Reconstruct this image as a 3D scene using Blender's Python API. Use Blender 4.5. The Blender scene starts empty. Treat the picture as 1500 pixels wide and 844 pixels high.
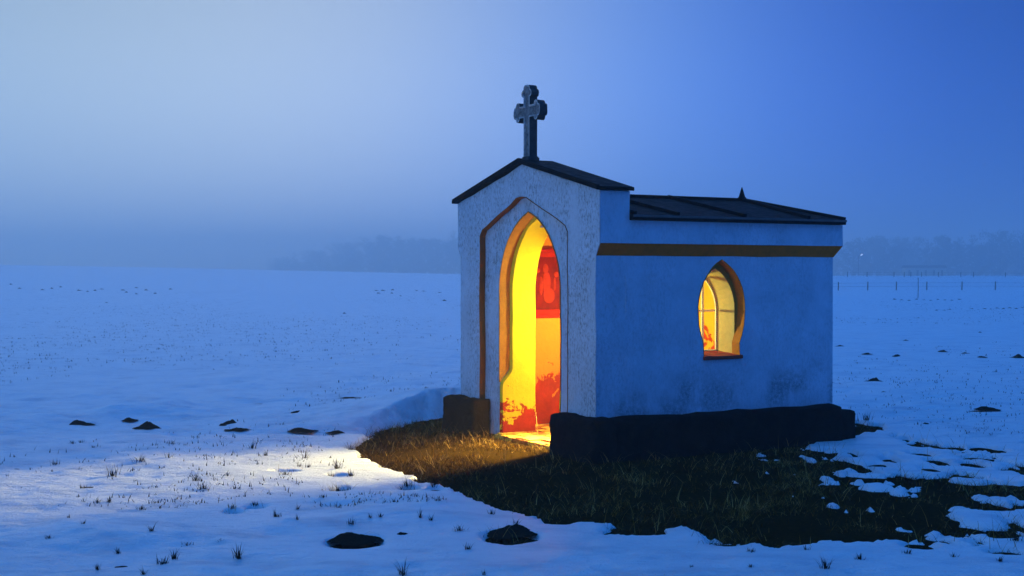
import bpy, bmesh, math, random
import numpy as np
from mathutils import Vector, Matrix, noise as mnoise

random.seed(7)
rng = np.random.default_rng(7)
scene = bpy.context.scene
COL = scene.collection
R = math.radians

# ------------------------------------------------------------------ camera
CAM_H = 1.6
F = 1950.0                       # focal length in photo pixels (photo 1500 wide)
HZ = 400.0                       # level horizon line in the photo
cam_d = bpy.data.cameras.new('camera')
cam = bpy.data.objects.new('camera', cam_d)
COL.objects.link(cam)
cam.location = (0, 0, CAM_H)
cam_d.sensor_width = 36.0
cam_d.lens = F / 1500.0 * 36.0
cam_d.clip_start = 0.05
cam_d.clip_end = 6000
cam.rotation_euler = (R(90) - math.atan((422 - HZ) / F), 0, 0)
scene.camera = cam

# ------------------------------------------------------------------ world
world = bpy.data.worlds.new('World')
scene.world = world
world.use_nodes = True
wt = world.node_tree
wt.nodes.clear()
def wn(t, **k):
    n = wt.nodes.new(t)
    for a, b in k.items():
        setattr(n, a, b)
    return n
def wl(a, b):
    wt.links.new(a, b)
def wmath(op, a, b=None, c=None):
    n = wn('ShaderNodeMath', operation=op)
    for i, s in enumerate((a, b, c)):
        if s is None:
            continue
        if isinstance(s, (int, float)):
            n.inputs[i].default_value = s
        else:
            wl(s, n.inputs[i])
    return n.outputs[0]
tc = wn('ShaderNodeTexCoord')
sep = wn('ShaderNodeSeparateXYZ')
wl(tc.outputs['Generated'], sep.inputs[0])
az = wmath('ARCTAN2', sep.outputs[0], sep.outputs[1])            # 0 straight ahead, + to the right
azf = wmath('ADD', wmath('DIVIDE', az, 2 * math.pi), 0.5)        # 0..1
el = wmath('MULTIPLY', wmath('ARCSINE', sep.outputs[2]), 180 / math.pi)
ramp = wn('ShaderNodeValToRGB')
cr = ramp.color_ramp
cr.interpolation = 'B_SPLINE'
def azpos(deg):
    return 0.5 + deg / 360.0
stops = [(-180, (.006, .100, .52)), (-140, (.016, .15, .58)), (-95, (.13, .36, .80)), (-50, (.27, .48, .82)), (-24, (.38, .53, .66)),
         (-13, (.51, .65, .80)), (-6, (.48, .62, .84)), (0, (.30, .47, .87)), (6, (.13, .30, .85)),
         (12, (.048, .155, .68)), (18, (.014, .078, .48)), (26, (.004, .046, .32)), (60, (.003, .058, .38)),
         (120, (.003, .08, .48)), (180, (.006, .100, .52))]
while len(cr.elements) < len(stops):
    cr.elements.new(0.5)
for e, (d, c) in zip(cr.elements, stops):
    e.position = azpos(d)
    e.color = (*c, 1)
wl(azf, ramp.inputs[0])
eramp = wn('ShaderNodeValToRGB')
er = eramp.color_ramp
er.interpolation = 'B_SPLINE'
est = [(-90, .9), (-2, 1.0), (3, 1.02), (7, 1.0), (10, .88), (14, .68), (26, 1.0), (50, 1.35), (90, 1.5)]
while len(er.elements) < len(est):
    er.elements.new(0.5)
for e, (d, v) in zip(er.elements, est):
    e.position = (d + 90) / 180.0
    e.color = (v / 2, v / 2, v / 2, 1)
wl(wmath('DIVIDE', wmath('ADD', el, 90), 180), eramp.inputs[0])
zr = wn('ShaderNodeMapRange', interpolation_type='SMOOTHSTEP')
zr.inputs['From Min'].default_value = 14; zr.inputs['From Max'].default_value = 50
wl(el, zr.inputs['Value'])
zm = wn('ShaderNodeMix', data_type='RGBA')
wl(zr.outputs[0], zm.inputs[0]); wl(ramp.outputs[0], zm.inputs[6])
zm.inputs[7].default_value = (.012, .158, .62, 1)
mx = wn('ShaderNodeMix', data_type='RGBA', blend_type='MULTIPLY')
mx.inputs[0].default_value = 1.0
wl(zm.outputs[2], mx.inputs[6])
wl(eramp.outputs[0], mx.inputs[7])
# a faint twilight sky above the fog
sky = wn('ShaderNodeTexSky', sky_type='NISHITA')
sky.sun_disc = False
sky.sun_elevation = R(4)
sky.sun_rotation = R(-125)
sk = wn('ShaderNodeMix', data_type='RGBA', blend_type='ADD')
sk.inputs[0].default_value = 0.0004
wl(mx.outputs[2], sk.inputs[6])
wl(sky.outputs[0], sk.inputs[7])
bg = wn('ShaderNodeBackground')
WORLD_STRENGTH = 2.4
bg.inputs[1].default_value = WORLD_STRENGTH
wl(sk.outputs[2], bg.inputs[0])
wo = wn('ShaderNodeOutputWorld')
wl(bg.outputs[0], wo.inputs[0])

# ------------------------------------------------------------------ sun (the pale side of the dusk sky, low on the left)
sd = bpy.data.lights.new('sun', 'SUN')
sd.energy = 0.5
sd.angle = R(35)
sd.color = (.46, .74, 1.0)
sun = bpy.data.objects.new('sun', sd)
COL.objects.link(sun)
SUN_DIR = Vector((math.sin(R(-125)) * math.cos(R(6)), math.cos(R(-125)) * math.cos(R(6)), math.sin(R(6))))
sun.rotation_euler = SUN_DIR.to_track_quat('Z', 'Y').to_euler()
sun.location = SUN_DIR * 40

scene.view_settings.view_transform = 'Standard'
scene.view_settings.look = 'None'
scene.view_settings.exposure = 0.0
scene.view_settings.gamma = 1.0
scene.view_settings.use_curve_mapping = False
scene.render.engine = 'CYCLES'
scene.cycles.volume_bounces = 3
scene.cycles.max_bounces = 8
scene.cycles.use_denoising = True
scene.cycles.sample_clamp_indirect = 4.0

# ------------------------------------------------------------------ helpers
def tag(o, label=None, cat=None, group=None, kind=None):
    if label: o['label'] = label
    if cat: o['category'] = cat
    if group: o['group'] = group
    if kind: o['kind'] = kind
    return o

def empty(name, loc, rz=0.0):
    o = bpy.data.objects.new(name, None)
    COL.objects.link(o)
    o.location = loc
    o.rotation_euler = (0, 0, rz)
    o.empty_display_size = 0.2
    return o

def link_bm(name, bm, mats, parent=None, smooth=False, recalc=True):
    if recalc:
        bmesh.ops.recalc_face_normals(bm, faces=bm.faces)
    me = bpy.data.meshes.new(name)
    bm.to_mesh(me)
    bm.free()
    return link_me(name, me, mats, parent, smooth)

def link_me(name, me, mats, parent=None, smooth=False):
    if not isinstance(mats, (list, tuple)):
        mats = [mats]
    for m in mats:
        me.materials.append(m)
    if smooth:
        me.polygons.foreach_set('use_smooth', [True] * len(me.polygons))
    o = bpy.data.objects.new(name, me)
    COL.objects.link(o)
    if parent:
        o.parent = parent
    return o

def np_mesh(name, verts, faces4=None, faces3=None):
    me = bpy.data.meshes.new(name)
    v = np.asarray(verts, dtype=np.float32)
    me.vertices.add(len(v))
    me.vertices.foreach_set('co', v.ravel())
    loops, starts, n = [], [], 0
    if faces4 is not None and len(faces4):
        f = np.asarray(faces4, dtype=np.int32)
        loops.append(f.ravel()); starts.append(np.arange(len(f), dtype=np.int32) * 4 + n); n += f.size
    if faces3 is not None and len(faces3):
        f = np.asarray(faces3, dtype=np.int32)
        loops.append(f.ravel()); starts.append(np.arange(len(f), dtype=np.int32) * 3 + n); n += f.size
    loops = np.concatenate(loops); starts = np.concatenate(starts)
    me.loops.add(len(loops))
    me.loops.foreach_set('vertex_index', loops)
    me.polygons.add(len(starts))
    me.polygons.foreach_set('loop_start', starts)
    me.update(calc_edges=True)
    me.validate()
    return me

# --- numpy value noise
_perm = rng.random((256, 256)).astype(np.float64)
def vnoise(x, y):
    xi = np.floor(x).astype(int); yi = np.floor(y).astype(int)
    fx = x - xi; fy = y - yi
    fx = fx * fx * fx * (fx * (fx * 6 - 15) + 10); fy = fy * fy * fy * (fy * (fy * 6 - 15) + 10)
    a = _perm[xi % 256, yi % 256]; b = _perm[(xi + 1) % 256, yi % 256]
    c = _perm[xi % 256, (yi + 1) % 256]; d = _perm[(xi + 1) % 256, (yi + 1) % 256]
    return (a * (1 - fx) + b * fx) * (1 - fy) + (c * (1 - fx) + d * fx) * fy - 0.5
def fbm(x, y, o=4, lac=2.03, g=0.5):
    s = 0; a = 1.0
    for i in range(o):
        s = s + a * vnoise(x + 17.3 * i, y - 9.1 * i)
        x = x * lac; y = y * lac; a *= g
    return s
def sstep(e0, e1, x):
    t = np.clip((x - e0) / (e1 - e0), 0, 1)
    return t * t * (3 - 2 * t)

# ------------------------------------------------------------------ materials
class M:
    """tiny node-tree builder"""
    def __init__(s, name):
        s.m = bpy.data.materials.new(name)
        s.m.use_nodes = True
        s.t = s.m.node_tree
        s.b = s.t.nodes['Principled BSDF']
        s.tc = s.t.nodes.new('ShaderNodeTexCoord')
    def n(s, t, **k):
        x = s.t.nodes.new(t)
        for a, b in k.items():
            setattr(x, a, b)
        return x
    def l(s, a, b):
        s.t.links.new(a, b)
    def put(s, i, v):
        if isinstance(v, (int, float)):
            i.default_value = v
        elif isinstance(v, (tuple, list)):
            i.default_value = (*v, 1) if len(v) == 3 and i.type == 'RGBA' else v
        else:
            s.l(v, i)
    def noise(s, scale, detail=5, rough=.55, dist=0.0, coord='Object', mapscale=None, off=None):
        n = s.n('ShaderNodeTexNoise')
        n.inputs['Scale'].default_value = scale
        n.inputs['Detail'].default_value = detail
        n.inputs['Roughness'].default_value = rough
        n.inputs['Distortion'].default_value = dist
        src = s.tc.outputs[coord]
        if mapscale or off:
            mp = s.n('ShaderNodeMapping')
            if mapscale: mp.inputs['Scale'].default_value = mapscale
            if off: mp.inputs['Location'].default_value = off
            s.l(src, mp.inputs[0]); src = mp.outputs[0]
        s.l(src, n.inputs['Vector'])
        return n.outputs['Fac']
    def ramp(s, fac, pts, interp='LINEAR'):
        r = s.n('ShaderNodeValToRGB')
        r.color_ramp.interpolation = interp
        while len(r.color_ramp.elements) < len(pts):
            r.color_ramp.elements.new(.5)
        for e, (p, c) in zip(r.color_ramp.elements, pts):
            e.position = p
            e.color = (c, c, c, 1) if isinstance(c, (int, float)) else (*c, 1)
        s.put(r.inputs[0], fac)
        return r.outputs[0]
    def mix(s, fac, a, b, mode='MIX'):
        x = s.n('ShaderNodeMix', data_type='RGBA', blend_type=mode)
        s.put(x.inputs[0], fac); s.put(x.inputs[6], a); s.put(x.inputs[7], b)
        return x.outputs[2]
    def math(s, op, a, b=0.0, c=None, clamp=False):
        x = s.n('ShaderNodeMath', operation=op)
        x.use_clamp = clamp
        s.put(x.inputs[0], a); s.put(x.inputs[1], b)
        if c is not None: s.put(x.inputs[2], c)
        return x.outputs[0]
    def z(s, coord='Object'):
        x = s.n('ShaderNodeSeparateXYZ')
        s.l(s.tc.outputs[coord], x.inputs[0])
        return x.outputs[2]
    def bump(s, h, strength=.3, dist=.01, bevel=None):
        b = s.n('ShaderNodeBump')
        b.inputs['Strength'].default_value = strength
        b.inputs['Distance'].default_value = dist
        s.l(h, b.inputs['Height'])
        if bevel:
            bv = s.n('ShaderNodeBevel'); bv.samples = 4
            bv.inputs['Radius'].default_value = bevel
            s.l(bv.outputs[0], b.inputs['Normal'])
        s.l(b.outputs[0], s.b.inputs['Normal'])
    def base(s, c, rough=.8, spec=.3):
        s.put(s.b.inputs['Base Color'], c)
        s.put(s.b.inputs['Roughness'], rough)
        s.put(s.b.inputs['Specular IOR Level'], spec)
        return s

def mat_snow():
    m = M('snow')
    n = m.noise(1.6, 6, .6, mapscale=(1, 2.2, 1))
    c = m.ramp(n, [(.30, (.60, .64, .70)), (.48, (.82, .84, .87)), (.7, (.91, .92, .935))])
    sp_ = m.ramp(m.noise(38, 6, .8, mapscale=(1, 1.8, 1), off=(4, 1, 0)), [(.66, 0.0), (.74, .5)])
    c = m.mix(sp_, c, (.30, .31, .33))
    m.base(c, .36, .9)
    g = m.noise(55, 5, .7)
    w = m.noise(7, 5, .6, .6, mapscale=(1, 2.6, 1))
    h = m.math('ADD', m.math('MULTIPLY', g, .5), m.math('MULTIPLY', w, 1.0))
    m.bump(h, 1.0, .048)
    return m.m
def mat_soil(name='dark_soil', a=(.010, .008, .006), b=(.035, .026, .017)):
    m = M(name)
    m.base(m.ramp(m.noise(30, 6, .7), [(.3, a), (.75, b)]), .95, .0)
    m.bump(m.noise(40, 6, .7), .8, .02)
    return m.m
def mat_plaster_ext(name, base=(.70, .70, .69), streak=1.0, mould=0.0, bevel=None):
    m = M(name)
    big = m.noise(3.2, 6, .65)
    c = m.ramp(big, [(.32, tuple(x * .80 for x in base)), (.68, base)])
    # weathering specks and vertical runs
    sp = m.noise(42, 8, .78, mapscale=(1, 1, .55))
    spk = m.ramp(sp, [(.48, 0.0), (.60, 1.0)])
    region = m.ramp(m.noise(4.5, 5, .6, .3, mapscale=(1, 1, .28), off=(3.1, 1.7, .4)), [(.34, 0.0), (.58, 1.0)])
    k = m.math('MULTIPLY', m.math('MULTIPLY', spk, m.math('ADD', m.math('MULTIPLY', region, .85), .15)), .85 * streak)
    c = m.mix(k, c, (.10, .095, .085))
    if mould:
        zz = m.z()
        low = m.ramp(m.math('ADD', zz, m.math('MULTIPLY', m.noise(2.1, 4, .6, off=(5, 0, 0)), .5)), [(.80, 1.0), (1.02, 0.0)])
        patch = m.ramp(m.noise(2.6, 3, .5, mapscale=(1, 1, .8), off=(.4, 0, 0)), [(.44, 0.0), (.58, 1.0)])
        fine = m.ramp(m.noise(28, 8, .8, off=(1, 2, 0)), [(.38, 0.0), (.55, 1.0)])
        kk = m.math('MULTIPLY', m.math('MULTIPLY', low, patch), m.math('MULTIPLY', fine, mould))
        c = m.mix(kk, c, (.035, .035, .03))
    m.base(c, .9, .15)
    h = m.math('ADD', m.math('MULTIPLY', m.noise(70, 6, .7), .5), m.noise(9, 4, .55))
    m.bump(h, .7, .014, bevel=bevel)
    return m.m
def mat_paint(name, col, dirt=.5, scale=14):
    m = M(name)
    c = m.mix(m.math('MULTIPLY', m.ramp(m.noise(scale, 7, .7), [(.42, 0.0), (.75, 1.0)]), dirt), col, tuple(x * .35 for x in col))
    m.base(c, .85, .15)
    m.bump(m.noise(45, 6, .7), .5, .008)
    return m.m
def mat_peeling(name, paint, brick, top, off=(0, 0, 0), spread=.55):
    """painted plaster with damp red patches where it has come away near the floor"""
    m = M(name)
    n = m.noise(4.2, 7, .62, .4, off=off)
    h = m.math('ADD', m.z(), m.math('MULTIPLY', m.math('SUBTRACT', n, .5), spread * 3))
    k = m.ramp(h, [(top - .03, 1.0), (top + .01, 0.0)])
    sp = m.math('MULTIPLY', m.ramp(m.noise(36, 6, .75, off=off), [(.62, 0.0), (.68, 1.0)]), m.ramp(m.z(), [(top + .05, 1.0), (min(1.0, top + .4), 0.0)]))
    keep_ = m.ramp(m.noise(6.5, 6, .6, .5, off=(off[0] + 4, off[1], off[2])), [(.59, 1.0), (.61, 0.0)])
    k = m.math('MULTIPLY', k, keep_)
    k = m.math('MAXIMUM', k, sp)
    bc = m.ramp(m.noise(11, 5, .6), [(.3, tuple(x * .6 for x in brick)), (.7, brick)])
    pc = m.ramp(m.noise(6, 5, .6, off=(2, 1, 0)), [(.3, tuple(x * .88 for x in paint)), (.7, paint)])
    m.base(m.mix(k, pc, bc), .85, .15)
    hh = m.math('SUBTRACT', m.noise(22, 6, .6), m.math('MULTIPLY', k, .8))
    m.bump(hh, .5, .012)
    return m.m
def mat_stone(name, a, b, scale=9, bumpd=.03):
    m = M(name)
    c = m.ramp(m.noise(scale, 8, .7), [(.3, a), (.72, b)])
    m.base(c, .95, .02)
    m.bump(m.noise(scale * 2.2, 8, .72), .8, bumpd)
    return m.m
def mat_metal(name, a, b, rough=.45, metallic=.0, spec=.4):
    m = M(name)
    c = m.ramp(m.noise(5, 6, .65), [(.3, a), (.7, b)])
    m.base(c, m.ramp(m.noise(13, 5, .6), [(.3, rough * .8), (.7, min(1, rough * 1.3))]), spec)
    m.put(m.b.inputs['Metallic'], metallic)
    m.bump(m.noise(6, 3, .5), .15, .01)
    return m.m
def mat_attr(name, stops, rough=.9, spec=.0, transl=0.0):
    m = M(name)
    a = m.n('ShaderNodeAttribute'); a.attribute_name = 'shade'
    m.base(m.ramp(a.outputs['Fac'], stops), rough, spec)
    return m.m
def mat_plain(name, c, rough=.8, spec=.2, nscale=12, var=.35):
    m = M(name)
    m.base(m.ramp(m.noise(nscale, 5, .6), [(.3, tuple(x * (1 - var) for x in c)), (.7, c)]), rough, spec)
    return m.m
def mat_emit(name, c, s):
    m = M(name)
    m.base(c, .4, .2)
    m.put(m.b.inputs['Emission Color'], c)
    m.put(m.b.inputs['Emission Strength'], s)
    return m.m

SNOW = mat_snow()
SOIL = mat_soil()
MEADOW = mat_soil('meadow_soil', (.010, .006, .001), (.045, .022, .003))
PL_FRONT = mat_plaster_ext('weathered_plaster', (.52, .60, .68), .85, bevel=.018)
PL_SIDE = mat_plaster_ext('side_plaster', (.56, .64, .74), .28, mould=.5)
BAND = mat_paint('brown_band_paint', (.85, .16, .008), .35)
RECESS = mat_paint('recess_brown_paint', (.25, .085, .012), .45)
OCHRE = mat_paint('ochre_reveal_paint', (.34, .165, .022), .55)
JAMB = mat_peeling('yellow_jamb_plaster', (.80, .70, .014), (.42, .030, .004), .33, off=(1.3, .2, .9), spread=.42)
ROOM = mat_peeling('orange_room_plaster', (.52, .185, .010), (.34, .020, .004), .55, off=(.1, 2.2, .3), spread=.30)
PALE = mat_paint('pale_yellow_plaster', (.76, .68, .19), .25, 20)
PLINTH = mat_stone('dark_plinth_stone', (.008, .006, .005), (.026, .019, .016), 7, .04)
CROSS_MID = mat_stone('mid_cross_stone', (.03, .031, .033), (.34, .34, .33), 16, .02)  # one stone in three tones: highlit rim, mid panel, shaded sides put into colour
CROSS_LIT = mat_stone('lit_cross_stone', (.12, .122, .125), (.62, .62, .60), 11, .012)
CROSS_SHADE = mat_stone('shaded_cross_stone', (.020, .021, .023), (.085, .085, .085), 13, .012)
ROOFM = mat_metal('dark_roof_sheet', (.002, .002, .002), (.006, .0055, .005), .65, .0, .05)
TILE = mat_peeling('floor_tile', (.80, .50, .06), (.5, .13, .02), -1.0)
SILL = mat_plain('red_sill_tile', (.46, .050, .018), .7, .3, 18)
WINFRAME = mat_plain('cream_window_frame', (.85, .78, .42), .6, .3, 20, .15)
_wb = WINFRAME.node_tree.nodes['Principled BSDF']
_wb.inputs['Subsurface Weight'].default_value = .8  # subsurface put in so the backlit bars seem to glow
_wb.inputs['Subsurface Radius'].default_value = (1.0, .8, .3)
_wb.inputs['Subsurface Scale'].default_value = .03
FRAME = mat_plain('red_frame_wood', (.30, .012, .004), .85, .05, 20, .3)
PICT = mat_plain('dark_red_picture', (.15, .006, .003), .85, .05, 9, .6)
FIGURE = mat_plain('light_red_figure', (.26, .018, .006), .85, .05, 14, .4)
GRASS = mat_attr('dry_grass', [(0, (.016, .008, .001)), (.55, (.072, .032, .004)), (.82, (.22, .112, .018)), (1, (.52, .33, .11))])
TUFT = mat_attr('tuft_grass', [(0, (.010, .007, .005)), (.6, (.035, .022, .012)), (1, (.13, .07, .025))])
BARK = mat_plain('dark_bark', (.045, .035, .028), .95, .1, 6)
CROWN = mat_attr('winter_crown', [(0, (.022, .026, .016)), (1, (.055, .055, .035))])
POST = mat_plain('weathered_post', (.13, .12, .11), .9, .1, 9)
WIRE = mat_plain('grey_wire', (.10, .10, .10), .6, .3)
BARN_W = mat_plain('pale_boards', (.62, .56, .46), .9, .1, 3)
BARN_R = mat_plain('dark_tiles', (.05, .045, .045), .9, .1, 3)

# ------------------------------------------------------------------ ground
CX, CY = 0.725, 11.5                       # near corner of the chapel
UD = Vector((0.869, 0.495)).normalized()   # along the side wall
VD = Vector((-UD.y, UD.x))                 # along the front wall
CANG = math.atan2(UD.y, UD.x)
def loc2w(u, v):
    return CX + u * UD.x + v * VD.x, CY + u * UD.y + v * VD.y

def px2g(x, y, z=0.0):
    """where the ray through a photo pixel meets height z"""
    Y = (CAM_H - z) * F / (y - HZ)
    return (x - 750) / F * Y, Y

DRIFT = np.array([(-1.62, 13.0), (-1.50, 13.7), (-1.22, 14.4), (-.85, 14.9), (-.30, 15.25), (.4, 15.6), (1.3, 16.0)])
DRIFT_H = np.array([.02, .10, .20, .285, .31, .30, .16])
def drift(x, y):
    best = np.full(x.shape, 1e9); hh = np.zeros(x.shape); side = np.zeros(x.shape)
    for i in range(len(DRIFT) - 1):
        a, b = DRIFT[i], DRIFT[i + 1]
        d = b - a
        t = np.clip(((x - a[0]) * d[0] + (y - a[1]) * d[1]) / (d @ d), 0, 1)
        px, py = a[0] + t * d[0], a[1] + t * d[1]
        dist = np.hypot(x - px, y - py)
        s = np.sign(d[0] * (y - a[1]) - d[1] * (x - a[0]))      # + on the far-left side
        w = dist < best
        best = np.where(w, dist, best); side = np.where(w, s, side)
        hh = np.where(w, DRIFT_H[i] * (1 - t) + DRIFT_H[i + 1] * t, hh)
    front = np.clip(1 - best / 1.05, 0, 1) ** 1.25
    back = np.exp(-(best / 1.15) ** 2)
    return hh * np.where(side > 0, back, front)

MOUNDS = [(165, 609, .20, .07), (250, 597, .24, .09), (225, 607, .3, .06), (435, 603, .14, .03), (330, 700, .5, .03), (120, 770, .6, .03), (540, 745, .4, .03)]
def terrain(x, y):
    x = np.asarray(x, float); y = np.asarray(y, float)
    phi = np.clip(x / np.maximum(y, 3.0), -.7, .7)
    hp = np.interp(phi, [-.7, -.385, -.25, -.05, .1, .385, .7], [16, 11.5, 7.0, -1.5, -3.8, -4.8, -6])
    zc = CAM_H + hp / F * 225.0
    st = np.interp(phi, [-.4, -.05, .15, .4], [35, 60, 115, 120])
    z = zc * sstep(st, 225.0, y)
    z = z - np.clip(y - 240, 0, None) * .007
    z = z + .18 * vnoise(x / 21., y / 17.) * sstep(25, 60, y) * (1 - .6 * sstep(100, 200, y))
    z = z + .03 * vnoise(x / 3.1, y / 2.7) * sstep(17, 26, y)
    return z

POLY = [(650, 611), (600, 618), (562, 627), (545, 634), (540, 643), (514, 657), (528, 669), (560, 680), (576, 691), (606, 698), (620, 706), (646, 713), (668, 722),
        (690, 733), (717, 738), (735, 748), (776, 756), (790, 763), (830, 765), (860, 767), (885, 771), (892, 783), (950, 785), (978, 781), (988, 772),
        (1004, 770), (1020, 779), (1047, 793), (1084, 796), (1138, 801), (1190, 797), (1205, 789), (1249, 795), (1296, 790), (1330, 790), (1367, 793), (1382, 782),
        (1372, 770), (1384, 762), (1366, 755), (1385, 748), (1377, 735), (1414, 741), (1470, 748), (1500, 735), (1530, 722), (1500, 712), (1447, 708), (1425, 697),
        (1404, 691), (1373, 697), (1353, 694), (1336, 688), (1312, 687), (1289, 690), (1280, 680), (1269, 677), (1250, 676), (1236, 672), (1212, 669), (1203, 663),
        (1182, 657), (1160, 651), (1141, 648), (1182, 641), (1244, 640), (1285, 637), (1306, 632), (1296, 625), (1268, 619), (1240, 616), (1215, 612)]
ELL = [(1232, 664, 24, 6), (1306, 674.5, 11, 3.5), (1352, 666, 15, 3.5), (1343, 651, 14, 3.5), (1320, 641, 8, 2.5), (1448, 659.5, 23, 5), (1425, 681, 13, 4),
       (1400, 655, 12, 2.5), (1430, 672, 22, 2.5), (1365, 688, 10, 3), (1497, 693, 8, 3), (1413, 775, 28, 7), (1412, 793, 26, 7), (1475, 810, 20, 4),
       (1495, 771, 10, 9), (1350, 800, 18, 5), (1062, 797, 20, 4), (520, 797, 37, 8), (748, 789, 37, 9), (1480, 690, 10, 3),
       (495, 698, 9, 1.6), (416, 694, 14, 1.5), (596, 717, 12, 2.5), (635, 717, 12, 2.5), (820, 767, 14, 3), (372, 745, 9, 2), (340, 752, 8, 2), (497, 719, 11, 2.5)]
ISL = [(1119, 669, 9, 4.5), (1290, 714, 22, 4), (1340, 711, 13, 5), (1320, 713, 7, 2), (1260, 706, 12, 2), (1138, 673, 5, 1.5), (1470, 734, 18, 5), (1440, 728, 10, 3), (1183, 671, 4, 3)]
PW = np.array([px2g(*p) for p in POLY])
# a detour round the back of the chapel closes the outline there
BACK = np.array([loc2w(2.95, -.1), loc2w(3.0, 1.2), loc2w(2.9, 2.6), loc2w(1.2, 2.75), loc2w(.1, 2.75)])
PW = np.vstack([PW, BACK])
def poly_sdf(x, y, P):
    best = np.full(x.shape, 1e9); inside = np.zeros(x.shape, bool)
    n = len(P)
    for i in range(n):
        a, b = P[i], P[(i + 1) % n]
        d = b - a
        t = np.clip(((x - a[0]) * d[0] + (y - a[1]) * d[1]) / (d @ d + 1e-12), 0, 1)
        best = np.minimum(best, np.hypot(x - a[0] - t * d[0], y - a[1] - t * d[1]))
        c = ((a[1] > y) != (b[1] > y)) & (x < (b[0] - a[0]) * (y - a[1]) / (b[1] - a[1] + 1e-12) + a[0])
        inside ^= c
    return np.where(inside, -best, best)
def ell_sdf(x, y, e):
    X, Y = px2g(e[0], e[1])
    rx = e[2] * Y / F; ry = e[3] * Y * Y / (CAM_H * F)
    q = np.hypot((x - X) / rx, (y - Y) / ry)
    return (q - 1) * min(rx, ry)
def bare(x, y):
    """< 0 where the snow has gone"""
    x = np.asarray(x, float); y = np.asarray(y, float)
    d = np.full(x.shape, 5.0)
    near = (y > 6) & (y < 17.5) & (np.abs(x) < 7)
    if near.any():
        xs, ys = x[near], y[near]
        dn = poly_sdf(xs, ys, PW)
        right = sstep(2.2, 3.4, xs)
        dn = dn + (.10 + .30 * right) * fbm(xs * 2.3, ys * 1.5, 4) + .07 * fbm(xs * 13, ys * 7, 3) + .05 * fbm(xs * 31, ys * 19, 2)
        for e in ELL:
            dn = np.minimum(dn, ell_sdf(xs, ys, e) + .03 * fbm(xs * 11, ys * 5, 3))
        for e in ISL:
            dn = np.maximum(dn, -(ell_sdf(xs, ys, e) + .10 * fbm(xs * 9, ys * 5, 3)))
        # flecks of snow left lying in the grass on the right
        z2 = sstep(1.6, 2.7, xs)
        fl = fbm(xs * 4.5 + 9, ys * 3.2, 4)
        dn = np.maximum(dn, np.where(z2 > .02, (fl - (.52 - .20 * z2)) * .35, -5))
        # bare speckle in the thin snow on the right
        sp = fbm(xs * 3.6 + 40, ys * 1.7, 4)
        zone = sstep(1.9, 2.6, xs) * (1 - sstep(11.9, 13.0, ys)) * sstep(7.9, 8.8, ys)
        dn = np.minimum(dn, np.where(zone > .02, (.50 - .13 * zone - sp) * .35, 5))
        d[near] = dn
    return d
T_SNOW = .013
def snow_z(x, y):
    x = np.asarray(x, float); y = np.asarray(y, float)
    z = terrain(x, y)
    d = bare(x, y)
    k = sstep(-.03, .06, d)
    lump = .062 * fbm(x / 1.9 + 3, y / .9, 3) + .030 * fbm(x * 2.2, y * 4.2, 3) + .011 * fbm(x * 7, y * 13, 3)
    fade = 1 - sstep(22, 60, y)
    z = z + T_SNOW * k - .042 * (1 - k) + lump * k * fade * (.10 + .90 * sstep(0, .6, d))
    z = z + drift(x, y) * sstep(-.02, .25, d)
    for (mx_, my_, r, h) in MOUNDS:
        X, Y = px2g(mx_, my_)
        q = ((x - X) / (r * 1.5)) ** 2 + ((y - Y) / (r * 1.7)) ** 2
        z = z + h * np.exp(-q * 1.6)
    # thin sink round the melted holes and the molehills
    return z
def ground_z(x, y):
    return float(terrain(np.array([x]), np.array([y]))[0])
def top_z(x, y):
    return float(snow_z(np.array([x]), np.array([y]))[0])
def px2snow(x, y):
    z = 0.0
    for _ in range(14):
        Y = (CAM_H - z) * F / (y - HZ) if y - HZ > .5 else 220
        Y = min(max(Y, 3), 235)
        X = (x - 750) / F * Y
        z = .5 * z + .5 * top_z(X, Y)
    # distant slopes: march instead
    if Y > 40:
        ys = np.arange(25, 235, .5)
        xs = (x - 750) / F * ys
        zz = snow_z(xs, ys)
        ray = CAM_H - (y - HZ) / F * ys
        hit = np.where(zz >= ray)[0]
        if len(hit):
            Y = ys[hit[0]]; X = xs[hit[0]]
    return X, Y, top_z(X, Y)

def axis(dense0, dense1, step, lo, hi, g):
    mid = list(np.arange(dense0, dense1 + 1e-9, step))
    a, s = [], step
    p = dense0
    while p > lo:
        s *= g; p -= s; a.append(p)
    b, s = [], step
    p = dense1
    while p < hi:
        s *= g; p += s; b.append(p)
    return np.array(a[::-1] + mid + b)
def sheet(name, xs, ys, fz, mat):
    X, Y = np.meshgrid(xs, ys)
    Z = fz(X, Y)
    v = np.stack([X, Y, Z], -1).reshape(-1, 3)
    nx, ny = len(xs), len(ys)
    i = (np.arange(ny - 1)[:, None] * nx + np.arange(nx - 1)[None, :]).ravel()
    f = np.stack([i, i + 1, i + nx + 1, i + nx], -1)
    me = np_mesh(name, v, f)
    o = link_me(name, me, mat, smooth=True)
    o['kind'] = 'structure'
    return o
xs = axis(-4.6, 4.6, .026, -680, 680, 1.045)
ys = axis(6.9, 15.4, .026, -40, 1270, 1.035)
sheet('snow', xs, ys, snow_z, SNOW)
xs2 = axis(-6, 6, .15, -680, 680, 1.12)
ys2 = axis(6.5, 17, .15, -40, 1270, 1.10)
sheet('ground', xs2, ys2, lambda x, y: terrain(x, y) + .012 * fbm(x * 2.5, y * 2.5, 3) * (np.abs(x) < 7) * (y < 18) - .3 * sstep(18, 26, y) - .3 * sstep(6.5, 8, np.abs(x)) - .02, MEADOW)

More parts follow.
